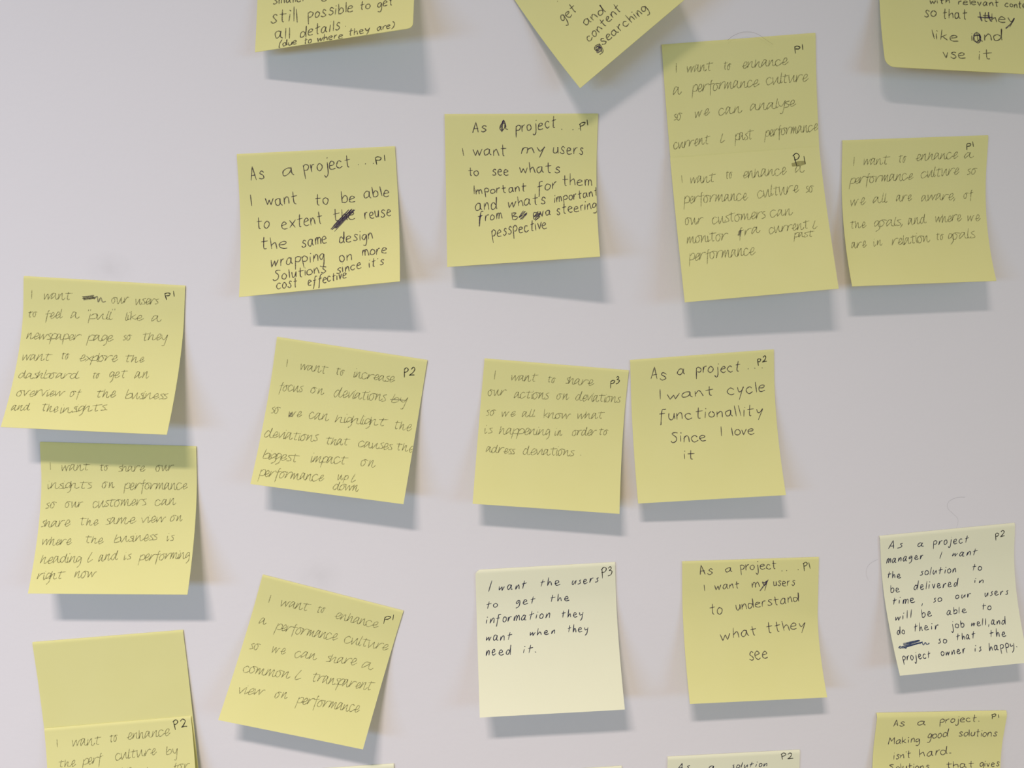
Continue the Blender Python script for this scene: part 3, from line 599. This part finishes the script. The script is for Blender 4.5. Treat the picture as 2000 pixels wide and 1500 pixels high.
def ribbons(sheet, strokes, width, name, mat, parent, rnd, lie=0.045):
    verts, faces = [], []
    for si, st in enumerate(strokes):
        wd = st[1] if isinstance(st, tuple) else width
        pts = st[0] if isinstance(st, tuple) else st
        pts = [p for i, p in enumerate(pts) if i == 0 or math.hypot(p[0] - pts[i - 1][0], p[1] - pts[i - 1][1]) > 0.02]
        if len(pts) == 1:
            pts.append((pts[0][0] + 0.15, pts[0][1] - 0.1))
        off = lie + 0.0012 * (si % 24)
        ph = rnd.uniform(0, 6)
        b0 = len(verts)
        for i, p in enumerate(pts):
            q0, q1 = pts[max(0, i - 1)], pts[min(len(pts) - 1, i + 1)]
            dx, dy = q1[0] - q0[0], q1[1] - q0[1]
            l = math.hypot(dx, dy) or 1
            e = min(i, len(pts) - 1 - i)
            w = wd * 0.5 * (0.62 if e == 0 else 1.0) * (1 + 0.16 * math.sin(i * 0.8 + ph))
            nx, ny = -dy / l * w, dx / l * w
            verts.append(sheet.on(p[0] + nx, p[1] + ny, off))
            verts.append(sheet.on(p[0] - nx, p[1] - ny, off))
        for i in range(len(pts) - 1):
            a = b0 + 2 * i
            faces.append((a, a + 1, a + 3, a + 2))
    return mesh_object(name, [tuple(v) for v in verts], faces, mat, parent)


def zigzag(x0, y0, x1, y1, amp, n, rnd):
    """a word crossed out by going to and fro along it"""
    l = math.hypot(x1 - x0, y1 - y0)
    dx, dy = (x1 - x0) / l, (y1 - y0) / l
    pts = []
    for i in range(n + 1):
        side = (i / n * 2 - 1) * amp * 0.85 + rnd.uniform(-0.2, 0.2) * amp
        t = l * (rnd.uniform(0.0, 0.16) if i % 2 == 0 else rnd.uniform(0.84, 1.0))
        pts.append((x0 + dx * t - dy * side, y0 + dy * t + dx * side))
    return smooth_line(pts, 8)


WIDTH = {'pen': 0.48, 'soft': 0.52, 'pencil': 0.39, 'blue': 0.46, 'mark': 0.48}
for i, n in enumerate(NOTES):
    rnd = random.Random(100 + i)
    sh = Sheet(n, i + 1)
    note = build_sheet(sh, PALE if n['pale'] else PAPER)
    note['label'] = n['label']
    note['category'] = 'sticky note'
    note['group'] = 'pale yellow sticky notes on the wall' if n['pale'] else 'yellow sticky notes on the wall'
    for kind, words in n['lines']:
        if kind in ('line', 'mark'):
            strokes = []
            for w in words:
                hand = n['hand'] if kind == 'line' else 'A'
                if kind == 'mark':
                    k = 0.8 if w[0][0] == 'p' else 0.9
                    w = (w[0], w[1], w[2], w[1] + (w[3] - w[1]) * (k + 0.05), w[2] + (w[4] - w[2]) * k, w[5] * k)
                strokes += word_strokes(*w, hand, n['angle'], rnd)
            ink = n['ink'] if kind == 'line' else 'mark'
            # nothing is written beyond the edges of the sheet
            strokes = [s for s in strokes if all(-1 < p[0] < SIDE + 1 and -SIDE - 1 < p[1] < 1 for p in s)]
            if strokes:
                part = ribbons(sh, strokes, WIDTH[ink], 'handwritten_line' if kind == 'line' else 'priority_mark', INK[ink], note, rnd)
                if kind == 'mark':
                    part['label'] = 'small priority mark in black pen'
        else:
            strokes, wide = [], False
            for w in words:
                if w[0] == 'raw':
                    strokes.append((smooth_line(w[1]), w[2]))
                elif w[0] == 'ring':
                    _, cx, cy, rx, ry = w
                    strokes.append(([(cx + rx * math.cos(t / 3.5), cy + ry * math.sin(t / 3.5)) for t in range(26)], 0.6))
                else:
                    strokes.append((zigzag(*w[1:], rnd), 0.42 if kind == 'scrib' else 1.6))
            key = 'smudge' if kind == 'smudge' else {'pen': 'scrib_pen', 'soft': 'scrib_pen', 'pencil': 'scrib_pencil', 'blue': 'scrib_blue'}[n['ink']]
            part = ribbons(sh, strokes, 0.5, 'graphite_smear' if kind == 'smudge' else 'scribble', INK[key], note, rnd, 0.02 if kind == 'smudge' else 0.06)
            part['label'] = 'olive smear of rubbed graphite' if kind == 'smudge' else 'dark scribbled correction'

# ------------------------------------------------------------------ hairs caught on the wall
HAIRS = [([(129.77, 104.35, 2.0), (132.47, 106.52, 2.0), (136.96, 108.24, 2.0), (141.53, 108.32, 2.0), (145.15, 107.19, 2.0), (148.57, 105.12, 2.0), (152.52, 102.81, 2.0)],
  0.05,
  'fine dark hair curling over the top edge of the upper right note'),
 ([(272.45, -129.15, 0.12),
   (267.54, -129.34, 0.12),
   (263.4, -131.58, 0.12),
   (263.13, -135.05, 0.12),
   (266.0, -138.02, 0.12),
   (269.17, -140.99, 0.12),
   (269.73, -143.92, 0.12),
   (269.09, -146.54, 0.12)],
  0.022,
  'faint curled hair on the wall above the pale manager note'),
 ([(226.05, -163.49, 0.12), (222.43, -165.47, 0.12), (220.3, -168.07, 0.12), (220.02, -172.21, 0.12), (221.75, -176.11, 0.12)], 0.02, 'faint hair on the wall left of the pale manager note')]
m_hair, nt, out = new_mat("dark_hair")
hd = nt.nodes.new('ShaderNodeBsdfPrincipled')
hd.inputs['Base Color'].default_value = srgb(96, 88, 84)
hd.inputs['Roughness'].default_value = 0.5
nt.links.new(hd.outputs[0], out.inputs[0])
for pts, rad, label in HAIRS:
    line = []
    xy = smooth_line([(p[0], p[1]) for p in pts], 6)
    for k, p in enumerate(xy):
        t = k / (len(xy) - 1) * (len(pts) - 1)
        a = min(int(t), len(pts) - 2)
        h = pts[a][2] + (pts[a + 1][2] - pts[a][2]) * (t - a)
        line.append(Vector((p[0] * MM, -h * MM, p[1] * MM)))
    org = line[0].copy()
    verts, faces = [], []
    for k, p in enumerate(line):
        d = (line[min(k + 1, len(line) - 1)] - line[max(k - 1, 0)]).normalized()
        s = d.cross(Vector((0, 1, 0))).normalized()
        t = d.cross(s)
        r = rad * MM * (1 - 0.5 * k / len(line))
        for j in range(6):
            an = j / 6 * 2 * math.pi
            verts.append(tuple(p - org + s * math.cos(an) * r + t * math.sin(an) * r))
    for k in range(len(line) - 1):
        for j in range(6):
            a, b = k * 6 + j, k * 6 + (j + 1) % 6
            faces.append((a, b, b + 6, a + 6))
    faces += [tuple(range(5, -1, -1)), tuple(range((len(line) - 1) * 6, len(line) * 6))]
    h = mesh_object("hair", verts, faces, m_hair, None, (org.x, org.y, HEIGHT + org.z), len(faces) - 2)
    h['label'] = label
    h['category'] = 'hair'
    h['group'] = 'stray hairs on the wall'
